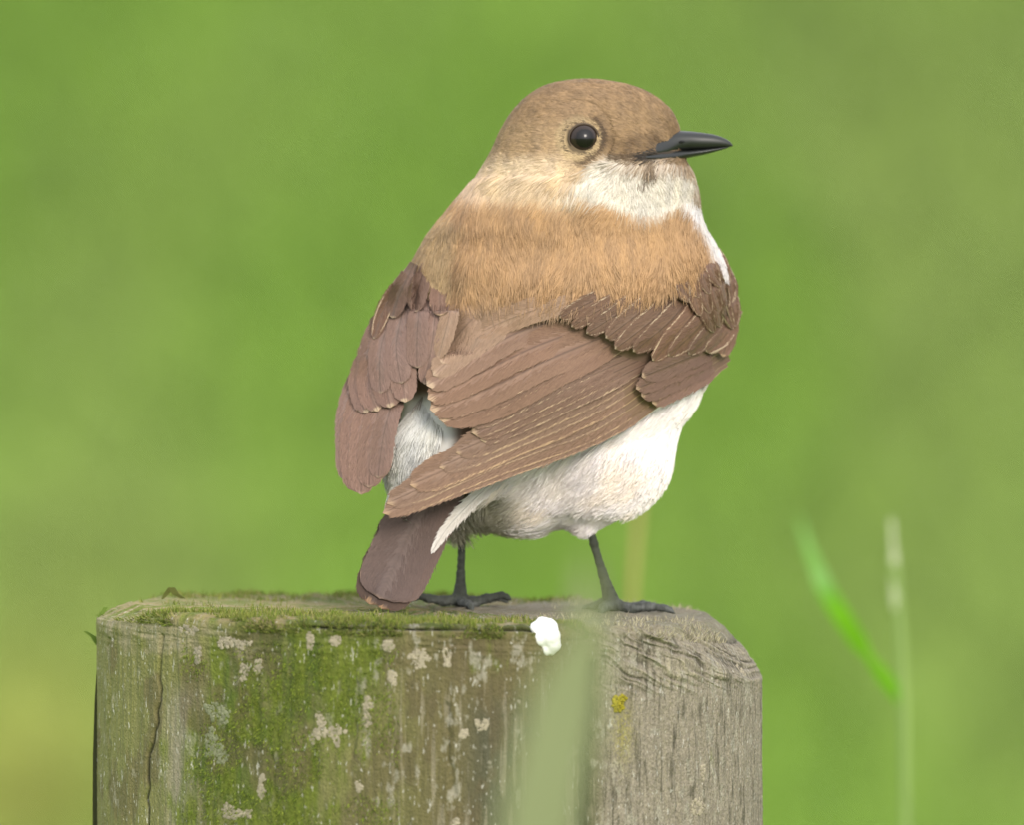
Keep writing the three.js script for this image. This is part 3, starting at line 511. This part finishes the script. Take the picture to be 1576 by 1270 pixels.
const VANE = {
  primary: vane({ base: C(166, 132, 108), dark: C(122, 90, 70), edge: C(212, 178, 138), fl: 0.055, fr: 0.02, tip: 0.012 }, 1),
  secondary: vane({ base: C(158, 124, 102), dark: C(112, 80, 62), edge: C(222, 190, 152), fl: 0.09, fr: 0.02, tip: 0.02 }, 2),
  tertial: vane({ base: C(168, 132, 108), dark: C(126, 92, 72), edge: C(222, 190, 154), fl: 0.03, fr: 0.0, tip: 0.03 }, 3),
  covert: vane({ base: C(146, 110, 86), dark: C(114, 82, 62), edge: C(238, 212, 178), tone: 0.45, fl: 0.06, fr: 0.05, tip: 0.018 }, 4),
  plain: vane({ base: C(150, 116, 96), dark: C(120, 90, 74), edge: C(214, 180, 144), fl: 0.03, fr: 0.03, tip: 0.03 }, 5),
  scapular: vane({ base: C(184, 152, 126), dark: C(160, 126, 102), edge: C(206, 176, 146), fl: 0.02, fr: 0.02, tip: 0.02 }, 6),
  pink: vane({ base: C(172, 138, 122), dark: C(138, 106, 92), edge: C(206, 176, 148), fl: 0.03, fr: 0.03, tip: 0.02 }, 7),
  pinktip: vane({ base: C(170, 136, 118), dark: C(136, 102, 88), edge: C(228, 200, 164), fl: 0.0, fr: 0.02, tip: 0.035 }, 8),
  tail: vane({ base: C(140, 114, 102), dark: C(102, 80, 74), edge: C(172, 140, 116), tone: 0.4, fl: 0.02, fr: 0.02, tip: 0.01, streak: 0.1 }, 9),
  tailtip: vane({ base: C(112, 84, 66), dark: C(66, 46, 36), edge: C(206, 160, 112), tone: 0.4, fl: 0.03, fr: 0.03, tip: 0.03, streak: 0.1 }, 10),
  white: vane({ base: C(238, 230, 222), dark: C(224, 210, 196), edge: C(246, 242, 236), tone: 0.66, fl: 0.05, fr: 0.05, tip: 0.02 }, 11),
};
let toneSeed = rng(404);
function feather(name, parent, zf, mat, pts, w, layer, opt = {}) {
  const { blunt = 0.12, camber = 0.06, tilt = 0, sink = 15, base = 0.55, skew = 0, curl = 0, ext = 24 } = opt;
  layer *= 0.42; { const [a, b] = pts, l = Math.hypot(b[0] - a[0], b[1] - a[1]); pts = [[a[0] + (a[0] - b[0]) / l * ext, a[1] + (a[1] - b[1]) / l * ext], ...pts]; }
  const jit = () => (toneSeed() - 0.5) * (name === 'tail_feather' ? 0.35 : 1), last = pts[pts.length - 1], prev = pts[pts.length - 2], loose = opt.loose ?? 0;
  pts = [...pts.slice(0, -1), [last[0] + (last[0] - prev[0]) * 0.16 * jit() + loose * jit(), last[1] + (last[1] - prev[1]) * 0.16 * jit() + loose * jit()]]; w *= 1 + 0.16 * jit();
  const bl = blunt * (1 + 0.5 * jit()), N = 44, K = 6, curve = new THREE.SplineCurve(pts.map((p) => new THREE.Vector2(p[0], p[1]))), pos = [], uv = [], col = [], idx = [], len = curve.getLength();
  const tone = 0.9 + toneSeed() * 0.2, warm = 0.97 + toneSeed() * 0.06, se = Math.floor(toneSeed() * 1e4);
  const surf = (t, us, u = us) => {
    const c = curve.getPointAt(Math.min(t, 1)), g = curve.getTangentAt(Math.min(t, 1)), nx = -g.y, ny = g.x, over = Math.max(0, t - 1) * len;
    let hw = w * lerp(base, 1, sstep(0, 0.35, t)); if (t > 1 - bl) { const q = Math.min(1, (t - 1 + bl) / bl); hw *= Math.pow(Math.max(0, 1 - q * q), 0.54); } hw = Math.max(hw, 0.35);
    const off = hw * us * (1 + skew * us) * (1 + (0.07 * (n2(t * 6, u > 0 ? 1 : 5, se) - 0.5) + 0.1 * (n2(t * 40, u > 0 ? 2 : 7, se) - 0.5)) * Math.abs(u));
    const x = c.x + nx * off + g.x * over, y = c.y + ny * off + g.y * over;
    return [x, y, zf(x, y) + layer + camber * w * (1 - Math.min(1, us * us)) + tilt * us * w + curl * t * t - (sink + layer) * (1 - sstep(0, 0.5, t))];
  };
  for (let face = 0; face < 2; face++) for (let i = 0; i <= N; i++) for (let j = -K; j <= K; j++) {
    const t = i / N, u = j / K, us = Math.sign(u) * Math.pow(Math.abs(u), 0.8), p = surf(t, us, u);
    p[2] -= face ? 0.9 * (1 - us * us) + 0.35 : 0;
    pos.push(...L(...p)); uv.push((u + 1) / 2, t); const k = (face ? 0.9 : 1) * tone; col.push(k * warm, k, k / warm);
  }
  // fine barbs that fray the vane and its fringe
  const sp = mat.spec, bar = (parent.barbs ??= []), nb = Math.round(len * w * (name[0] === 'p' || name[0] === 's' ? 0.2 : 0.3));
  for (let i = 0; i < nb; i++) {
    const L1 = (7 + 8 * toneSeed()), t = lerp(0.2, 0.99 - L1 * 0.86 / len, toneSeed()), side = toneSeed() < 0.5 ? -1 : 1, a = 0.1 + 0.85 * Math.sqrt(toneSeed()), q = Math.max(0.25, Math.min(1, (1 - t) / bl));
    const frayed = (side > 0 ? sp.fr : sp.fl) > 0.045 && toneSeed() < 0.35, fringe = frayed && t < 0.93, LF = 16 + 14 * toneSeed(), ae = 0.9 + 0.08 * toneSeed();
    const p0 = fringe ? surf(t, side * ae) : surf(t, side * a), p1 = fringe ? surf(Math.min(0.97, t + LF / len), side * (ae + 0.03)) : surf(t + L1 * 0.86 / len, side * (a + L1 * 0.34 / (w * q + 2) * (toneSeed() < 0.12 ? 1.2 : 0.8)));
    const c = mix3(fringe ? sp.edge : mix3(sp.base, sp.dark, 0.25 + 0.5 * toneSeed() * (1.2 - a)), sp.base, 0.3 * toneSeed()), k = tone * sp.tone * (0.88 + 0.24 * toneSeed());
    bar.push([p0, p1, c[0] * k * warm, c[1] * k, c[2] * k / warm, fringe ? 0.9 : 0.9 + 0.7 * toneSeed()]);
  }
  const R = 2 * K + 1, o = (N + 1) * R;
  for (let i = 0; i < N; i++) for (let j = 0; j < R - 1; j++) { const a = i * R + j; idx.push(a, a + R, a + 1, a + 1, a + R, a + R + 1); idx.push(o + a, o + a + 1, o + a + R, o + a + 1, o + a + R + 1, o + a + R); }
  for (let i = 0; i < N; i++) for (const j of [0, R - 1]) { const a = i * R + j, f = j ? 1 : 0; idx.push(...(f ? [a, a + R, o + a, a + R, o + a + R, o + a] : [a, o + a, a + R, a + R, o + a, o + a + R])); }
  for (let j = 0; j < R - 1; j++) { const a = N * R + j; idx.push(a, o + a, a + 1, a + 1, o + a, o + a + 1); }
  const g = geom(pos, idx, uv, col);
  const nz = g.attributes.normal.getZ(Math.floor(N / 2) * R + K); if (nz < 0) { const ia = g.index.array; for (let i = 0; i < ia.length; i += 3) { const s = ia[i + 1]; ia[i + 1] = ia[i + 2]; ia[i + 2] = s; } g.computeVertexNormals(); }
  const m = new THREE.Mesh(g, mat); m.name = name; m.castShadow = m.receiveShadow = true; parent.add(m); return m;
}
const limb = (name, label) => { const g = new THREE.Group(); g.name = name; if (label) g.userData.label = label; bird.add(g); return g; };
{ // the wing turned to the camera
  // (feathers are laid from the lowest to the topmost)
  const wing = limb('wing', 'broad folded wing turned to the viewer'), zf = nearMantle(zR, WING_R, (x, y) => y < 545 && x < 1085), F = (n, m, p, w, l, o) => feather(n, wing, zf, VANE[m], p, w, l, o);
  const prim = [[[1040, 598], [930, 664], [780, 722], [604, 788], 13], [[1030, 592], [900, 664], [750, 718], [587, 784], 20], [[1020, 584], [890, 652], [750, 705], [600, 770], 22], [[1010, 576], [880, 640], [760, 690], [632, 742], 24], [[1000, 570], [880, 628], [780, 672], [672, 716], 24], [[990, 562], [880, 616], [790, 658], [700, 694], 24]];
  prim.forEach((p, i) => F('primary_feather', 'primary', p.slice(0, -1), p[4], 2 + i * 2.2, { tilt: -0.06, blunt: 0.16, curl: 6 - i }));
  for (let i = 0; i < 6; i++) F('secondary_feather', 'secondary', [[1000 - i * 12, 556 - i * 4], [900 - i * 6, 606 - i * 9], [800 - i * 3, 652 - i * 9], [738 - i * 6 + (i % 2) * 5, 678 - i * 7]], 15, 15 + i * 2.2, { tilt: -0.16, blunt: 0.1, camber: 0.14 });
  F('tertial_feather', 'tertial', [[945, 528], [860, 572], [770, 620], [682, 645]], 24, 29, { blunt: 0.14, tilt: -0.08, ext: 60 });
  F('tertial_feather', 'tertial', [[930, 518], [840, 556], [750, 600], [668, 630]], 25, 32, { blunt: 0.15, tilt: -0.08, ext: 60 });
  F('tertial_feather', 'tertial', [[900, 506], [820, 536], [740, 575], [658, 612]], 25, 35, { blunt: 0.15, tilt: -0.08, ext: 60 });
  F('tertial_feather', 'tertial', [[860, 492], [790, 516], [720, 556], [660, 592]], 25, 38, { blunt: 0.16, tilt: -0.08, ext: 50 });
  // scapulars that fall over the inner wing
  F('scapular_feather', 'scapular', [[840, 468], [780, 494], [720, 532], [672, 576]], 24, 41, { blunt: 0.25 });
  F('scapular_feather', 'scapular', [[770, 460], [734, 486], [702, 522], [680, 560]], 24, 43, { blunt: 0.3 });
  F('scapular_feather', 'scapular', [[880, 462], [830, 476], [775, 496], [730, 520]], 18, 42, { blunt: 0.35 });
  F('scapular_feather', 'scapular', [[900, 458], [866, 470], [838, 482], [812, 498]], 13, 40, { blunt: 0.5 });
  // primary coverts and the bend of the wing
  [[[1112, 560], [1060, 590], [1000, 622], 13], [[1116, 550], [1060, 576], [985, 612], 15], [[1116, 540], [1060, 562], [982, 596], 16], [[1112, 528], [1060, 550], [988, 578], 16]].forEach((p, i) => F('covert_feather', 'plain', p.slice(0, -1), p[3], 20 + i * 2, { blunt: 0.2, tilt: -0.06, ext: 6 }));
  F('alula_feather', 'covert', [[1126, 496], [1112, 520], [1084, 540]], 12, 31, { blunt: 0.25 });
  F('covert_feather', 'plain', [[1122, 474], [1124, 505], [1112, 552]], 11, 27, { blunt: 0.25 });
  // greater coverts, dark with buff fringes
  [[[934, 452], [900, 470], [862, 488], 11], [[968, 450], [925, 476], [878, 500], 13], [[1000, 446], [955, 480], [900, 514], 15], [[1030, 440], [985, 480], [926, 526], 16], [[1052, 438], [1008, 488], [946, 540], 17], [[1068, 446], [1030, 494], [972, 548], 17], [[1086, 456], [1052, 500], [1002, 550], 16], [[1102, 466], [1074, 504], [1030, 548], 15], [[1116, 478], [1092, 512], [1056, 546], 14]]
    .forEach((p, i) => F('covert_feather', 'covert', p.slice(0, -1), p[3], 30 + (8 - i) * 1.6, { blunt: 0.42, loose: 9, tilt: 0.1, skew: 0 }));
  // median and lesser coverts on the shoulder
  for (const [ax, ay, bx, by, n, len, w, l] of [[1084, 470, 1128, 462, 4, 40, 11, 44], [1066, 450, 1124, 432, 5, 36, 10, 48], [1048, 436, 1110, 404, 5, 34, 10, 52]])
    for (let i = 0; i < n; i++) { const t = i / (n - 1), x = lerp(ax, bx, t), y = lerp(ay, by, t), dx = lerp(0.25, 0.3, t) * (x > 1115 ? 0.2 : 1); F('covert_feather', 'covert', [[x - 3, y - 8], [x + dx * len * 0.5, y + len * 0.5], [x + dx * len, y + len]], w, l - i, { blunt: 0.6, sink: 12, ext: 14, loose: 8 }); }
  frayed(wing);
}
function frayed(limbs) {                   // the barbs of a limb as one mass
  const bp = [], bi = []; for (let i = 0; i <= 2; i++) { const t = i / 2, w = 0.5 * (1 - 0.75 * t * t); bp.push(-w, t, 0, w, t, 0); if (i < 2) bi.push(2 * i, 2 * i + 1, 2 * i + 2, 2 * i + 1, 2 * i + 3, 2 * i + 2); }
  const list = limbs.barbs, im = new THREE.InstancedMesh(geom(bp, bi), new THREE.MeshStandardMaterial({ color: 0xffffff, roughness: 0.8, side: THREE.DoubleSide }), list.length); im.name = 'feather_barbs';
  const M = new THREE.Matrix4(), X = new THREE.Vector3(), Y = new THREE.Vector3(), Z = new THREE.Vector3(), c = new THREE.Color();
  list.forEach(([a, b, cr, cg, cb, w], i) => { const p = L(...a), q = L(...b); Y.set(q[0] - p[0], q[1] - p[1], q[2] - p[2]); const len = Y.length(); Y.normalize(); X.set(-Y.y, Y.x, 0).normalize(); Z.crossVectors(X, Y); if (Z.z < 0) { X.negate(); Z.negate(); } M.makeBasis(X.multiplyScalar(w * S), Y.multiplyScalar(len), Z.clone().multiplyScalar(S)).setPosition(p[0] + Z.x * 0.5 * S, p[1] + Z.y * 0.5 * S, p[2] + Z.z * 0.7 * S); im.setMatrixAt(i, M); im.setColorAt(i, c.setRGB(cr, cg, cb)); });
  im.castShadow = im.receiveShadow = true; im.userData.kind = 'stuff'; limbs.add(im); delete limbs.barbs;
}
{ // the other wing, seen along its edge
  const wing = limb('wing', 'narrow far wing hanging on the left'), zf = nearMantle(zL, WING_L, (x, y) => y < 480), F = (n, m, p, w, l, o) => feather(n, wing, zf, VANE[m], p, w, l, o);
  [[[556, 560], [532, 640], [534, 744], 13], [[570, 570], [545, 660], [548, 752], 17], [[585, 580], [562, 665], [559, 757], 20], [[600, 590], [578, 665], [571, 750], 20], [[612, 600], [594, 665], [584, 738], 18]].forEach((p, i) => F('primary_feather', 'pink', p.slice(0, -1), p[3], 2 + i * 2.2, { blunt: 0.16, tilt: 0.06, camber: 0.07 }));
  [[[572, 530], [552, 590], [566, 634], 14], [[586, 520], [570, 590], [584, 632], 17], [[604, 510], [596, 580], [604, 626], 22], [[628, 510], [622, 570], [626, 616], 20]].forEach((p, i) => F('tertial_feather', 'pinktip', p.slice(0, -1), p[3], 13 + i * 2.4, { blunt: 0.22, tilt: 0.08 }));
  F('tertial_feather', 'pink', [[596, 474], [568, 540], [562, 612]], 14, 16, { blunt: 0.16 });
  F('tertial_feather', 'pink', [[610, 466], [588, 536], [588, 606]], 16, 24, { blunt: 0.16 });
  F('tertial_feather', 'pink', [[626, 460], [612, 530], [620, 594]], 17, 27, { blunt: 0.16 });
  F('tertial_feather', 'pink', [[672, 462], [668, 520], [656, 592]], 16, 28, { blunt: 0.2 });
  F('tertial_feather', 'pink', [[648, 456], [644, 514], [644, 566]], 16, 31, { blunt: 0.12 });
  F('scapular_feather', 'scapular', [[694, 448], [692, 490], [676, 550]], 13, 30, { blunt: 0.4 });
  [[[612, 440], [592, 476], [576, 520], 11], [[628, 428], [614, 458], [604, 490], 12], [[650, 430], [644, 452], [640, 482], 13], [[680, 440], [678, 464], [678, 488], 16]].forEach((p, i) => F('covert_feather', i === 0 ? 'covert' : 'plain', p.slice(0, -1), p[3], 32 + i * 1.6, { blunt: 0.3 }));
  frayed(wing);
}
{ // tail: closed, the two middle feathers on top
  const tail = limb('tail'), F = (m, p, w, l, o) => feather('tail_feather', tail, zT, VANE[m], p, w, l, o);
  F('white', [[815, 700], [752, 748], [694, 806], [664, 852]], 11, 12, { blunt: 0.8, base: 1, sink: 2, ext: 6 });
  F('tailtip', [[690, 735], [636, 830], [590, 934]], 40, -6, { blunt: 0.16, sink: 2, ext: 6, camber: 0.04 });
  F('tailtip', [[670, 735], [612, 830], [571, 930]], 32, -3, { blunt: 0.16, sink: 2, ext: 6, camber: 0.04 });
  F('tail', [[706, 735], [664, 810], [630, 888]], 28, 2, { blunt: 0.16, sink: 2, ext: 6, camber: 0.05 });
  F('tail', [[696, 735], [650, 826], [606, 922]], 38, 5, { blunt: 0.12, sink: 2, ext: 6, camber: 0.05 });
  F('tail', [[676, 735], [628, 826], [586, 918]], 44, 8, { blunt: 0.12, sink: 2, ext: 6, camber: 0.05 });
  frayed(tail);
}
{ // eye
  const ez = bodyZ(896, 216), R = 24, e = named(new THREE.Mesh(new THREE.SphereGeometry(R * S, 48, 32), null), 'eye'), p = e.geometry.attributes.position, col = [];
  for (let i = 0; i < p.count; i++) { const a = Math.acos(clamp(p.getZ(i) / (R * S), -1, 1)); const k = sstep(0.62, 0.7, a) * sstep(1.25, 1.0, a); col.push(0.006 + 0.02 * k, 0.005 + 0.012 * k, 0.005 + 0.008 * k); }
  e.geometry.setAttribute('color', new THREE.Float32BufferAttribute(col, 3));
  e.material = new THREE.MeshPhysicalMaterial({ vertexColors: true, roughness: 0.25, clearcoat: 0.3, clearcoatRoughness: 0.02, ior: 1.25 });
  e.position.set(...L(896, 216, ez - 12)); e.rotation.y = 0.15; bird.add(e);
  const lid = new THREE.Mesh(new THREE.TorusGeometry(23.2 * S, 1.7 * S, 10, 60), new THREE.MeshStandardMaterial({ color: new THREE.Color(...C(62, 48, 32)), roughness: 0.7 })); lid.name = 'eyelid'; lid.position.z = 11 * S; lid.scale.set(1, 0.96, 1); e.add(lid);
}
{ // bill: two mandibles
  const zc = 36, loft = (st) => {
    const pos = [], idx = [], n = 28;
    for (const [x, top, bot, w] of st) for (let k = 0; k < n; k++) { const a = k / n * 2 * Math.PI, cy = (top + bot) / 2, h = (bot - top) / 2, ca = Math.cos(a), sa = Math.sin(a), pwr = 0.85; pos.push(...L(x, cy - h * Math.sign(sa) * Math.pow(Math.abs(sa), pwr), zc + w * Math.sign(ca) * Math.pow(Math.abs(ca), 0.9))); }
    for (let i = 0; i + 1 < st.length; i++) for (let k = 0; k < n; k++) { const a = i * n + k, b = i * n + (k + 1) % n; idx.push(a, a + n, b, b, a + n, b + n); }
    const e = pos.length / 3, l = st[st.length - 1]; pos.push(...L(l[0] + 1, (l[1] + l[2]) / 2, zc)); for (let k = 0; k < n; k++) idx.push((st.length - 1) * n + k, e, (st.length - 1) * n + (k + 1) % n);
    for (let i = 0; i < pos.length / 3 && i < st.length * n; i++) { const x = st[Math.floor(i / n)][0], y = BY - pos[i * 3 + 1] / S; if (x > 1042) continue; const b = bodyZ(x, y); if (b !== null) { const k = Math.cos((i % n) / n * 2 * Math.PI), full = (b + 2 - zc) * (x < 985 ? 0.9 : 1); const w = Math.max(st[Math.floor(i / n)][3], full); pos[i * 3 + 2] = (zc + w * Math.sign(k) * Math.pow(Math.abs(k), 0.16)) * S; } }
    const g = geom(pos, idx), nz = g.attributes.normal.getY(7); if (nz < 0) { const ia = g.index.array; for (let i = 0; i < ia.length; i += 3) { const s = ia[i + 1]; ia[i + 1] = ia[i + 2]; ia[i + 2] = s; } g.computeVertexNormals(); } return g;
  };
  const bump = dataTex(64, 64, (i, j, o) => { o[0] = o[1] = o[2] = fbm(i / 6, j / 12, 7); });
  const horn = new THREE.MeshPhysicalMaterial({ color: new THREE.Color(0.011, 0.012, 0.011), roughness: 0.4, specularIntensity: 0.9, clearcoat: 0, clearcoatRoughness: 0.3 });
  const b = named(new THREE.Group(), 'bill'); bird.add(b);
  const up = new THREE.Mesh(loft([[988, 233, 240.5, 30], [1000, 226, 240.5, 30], [1014, 217, 240, 30], [1027, 209, 238.5, 30], [1045, 202, 235, 28], [1062, 203, 232, 21], [1080, 205, 231, 16], [1096, 207.5, 229.5, 12.5], [1108, 211, 228, 9], [1117, 215, 227, 6], [1123, 219, 226.5, 3], [1126, 223, 226, 1.2]]), horn); up.name = 'upper_mandible'; b.add(up);
  const low = new THREE.Mesh(loft([[972, 241.5, 244, 20], [985, 240, 247, 30], [1000, 239, 248, 30], [1015, 237.5, 248, 30], [1040, 233, 246, 26], [1060, 231.5, 243.5, 19], [1080, 230, 239.5, 13.5], [1096, 228.5, 235.5, 10], [1108, 227.5, 232, 7], [1118, 226.5, 228.8, 3.5], [1121, 226.3, 227.5, 1.5]]), horn); low.name = 'lower_mandible'; b.add(low);
  const nos = new THREE.Mesh(new THREE.SphereGeometry(1, 20, 12), new THREE.MeshStandardMaterial({ color: 0x050505, roughness: 0.9 })); nos.name = 'nostril'; nos.scale.set(9 * S, 2.4 * S, 3 * S); nos.position.set(...L(1044, 220, zc + 26)); nos.rotation.z = 0.1; b.add(nos);
}

// ---------------------------------------------------------------- grasses
function blade(pts, widths, fold, parentPos, thick = 0.00025) {   // pts: Vector3 in world; a folded leaf with two sides
  const pos = [], idx = [], cv = new THREE.CatmullRomCurve3(pts), N = 60;
  for (let i = 0; i <= N; i++) {
    const t = i / N, p = cv.getPoint(t).sub(parentPos), tg = cv.getTangent(t), side = new THREE.Vector3(0, 0, 1).cross(tg).normalize(), out = new THREE.Vector3().crossVectors(tg, side).normalize(), w = pw(widths, t) / 2;
    for (const [a, b] of [[-1, 0], [0, -fold], [1, 0], [1, thick / Math.max(w, 1e-5)], [0, -fold + 2 * thick / Math.max(w, 1e-5)], [-1, thick / Math.max(w, 1e-5)]]) { const q = p.clone().addScaledVector(side, a * w).addScaledVector(out, b * w); pos.push(q.x, q.y, q.z); }
  }
  for (let i = 0; i < N; i++) for (let k = 0; k < 6; k++) { const a = i * 6 + k, b = i * 6 + (k + 1) % 6; idx.push(a, b, a + 6, b, b + 6, a + 6); }
  const g = geom(pos, idx); return g;
}
const leafMat = (c, tr = 0.35) => new THREE.MeshPhysicalMaterial({ color: new THREE.Color(...c), roughness: 1, specularIntensity: 0.25, transmission: tr, thickness: 0, side: THREE.DoubleSide });
const onGround = (v) => new THREE.Vector3(v.x, groundY(v.x, v.z), v.z);
{ // pale broad blade close to the lens, in front of the post
  const N = 0.9, low = at(824, 1320, N), foot = onGround(low.clone().add(new THREE.Vector3(-0.03, 0, -0.01)));
  const m = mesh('grass_blade', blade([foot, low.clone().lerp(foot, 0.5).add(new THREE.Vector3(-0.004, 0, 0)), low, at(868, 1090, N), at(902, 975, N), at(903, 862, N)], [[0, 0.009], [0.4, 0.0135], [0.6, 0.0122], [0.7, 0.0098], [0.8, 0.0062], [1, 0.0015]], 0.25, foot), leafMat(C(133, 141, 102), 0.3));
  m.position.copy(foot); tag(m, 'broad pale blurred grass blade standing in front of the post', 'grass blade');
}
{ // thin dry stem behind the post
  const N = -0.62, a = at(985, 770, N), b = at(972, 930, N), foot = onGround(b.clone().add(new THREE.Vector3(-0.02, 0, 0))), cv = new THREE.CatmullRomCurve3([foot, b, a].map((p) => p.clone().sub(foot)));
  const m = mesh('dry_grass_stem', new THREE.TubeGeometry(cv, 60, 0.0011, 8), leafMat(C(160, 150, 90), 0.2)); m.position.copy(foot); tag(m, 'thin straw-coloured blurred stem just behind the post top', 'grass stem');
}
{ // green stem with a pale seed head and one bent leaf, right of the post
  const N = -0.44, top = at(1372, 808, N), p1 = at(1384, 960, N), node = at(1390, 1080, N), low = at(1394, 1300, N), foot = onGround(low.clone().add(new THREE.Vector3(0.015, 0, 0)));
  const t = thing('seeding_grass_stem', 'tall green grass stem with pale seed head and bent leaf right of post', 'grass stem', foot), rel = (p) => p.clone().sub(foot);
  mesh('stem', new THREE.TubeGeometry(new THREE.CatmullRomCurve3([rel(foot), rel(low), rel(node), rel(p1), rel(at(1376, 870, N))]), 90, 0.00125, 8), leafMat(C(136, 160, 92), 0.25), t);
  const parts = [], r = rng(8), cv = new THREE.CatmullRomCurve3([at(1379, 930, N), at(1376, 870, N), top]);
  for (let i = 0; i < 46; i++) { const u = i / 46, c = cv.getPoint(u), g = new THREE.SphereGeometry(1, 8, 6); g.scale(0.0007 * (1.1 - 0.6 * u), 0.0028, 0.0007 * (1.1 - 0.6 * u)); g.rotateZ((r() - 0.5) * 0.5); const q = i * 2.4; g.translate(c.x - foot.x + Math.cos(q) * 0.0007 * (1 - u), c.y - foot.y, c.z - foot.z + Math.sin(q) * 0.0007 * (1 - u)); parts.push(g); }
  mesh('seed_head', mergeGeometries(parts), leafMat(C(196, 202, 166), 0.3), t);
  mesh('leaf', blade([node, at(1340, 1015, N), at(1290, 940, N), at(1255, 870, N - 0.08), at(1228, 795, N - 0.2)], [[0, 0.0032], [0.15, 0.004], [0.26, 0.0022], [0.34, 0.0048], [0.6, 0.0054], [0.85, 0.0026], [1, 0.0004]], 0.3, foot), leafMat(C(108, 168, 20), 0.4), t);
}
renderer.render(scene, camera);
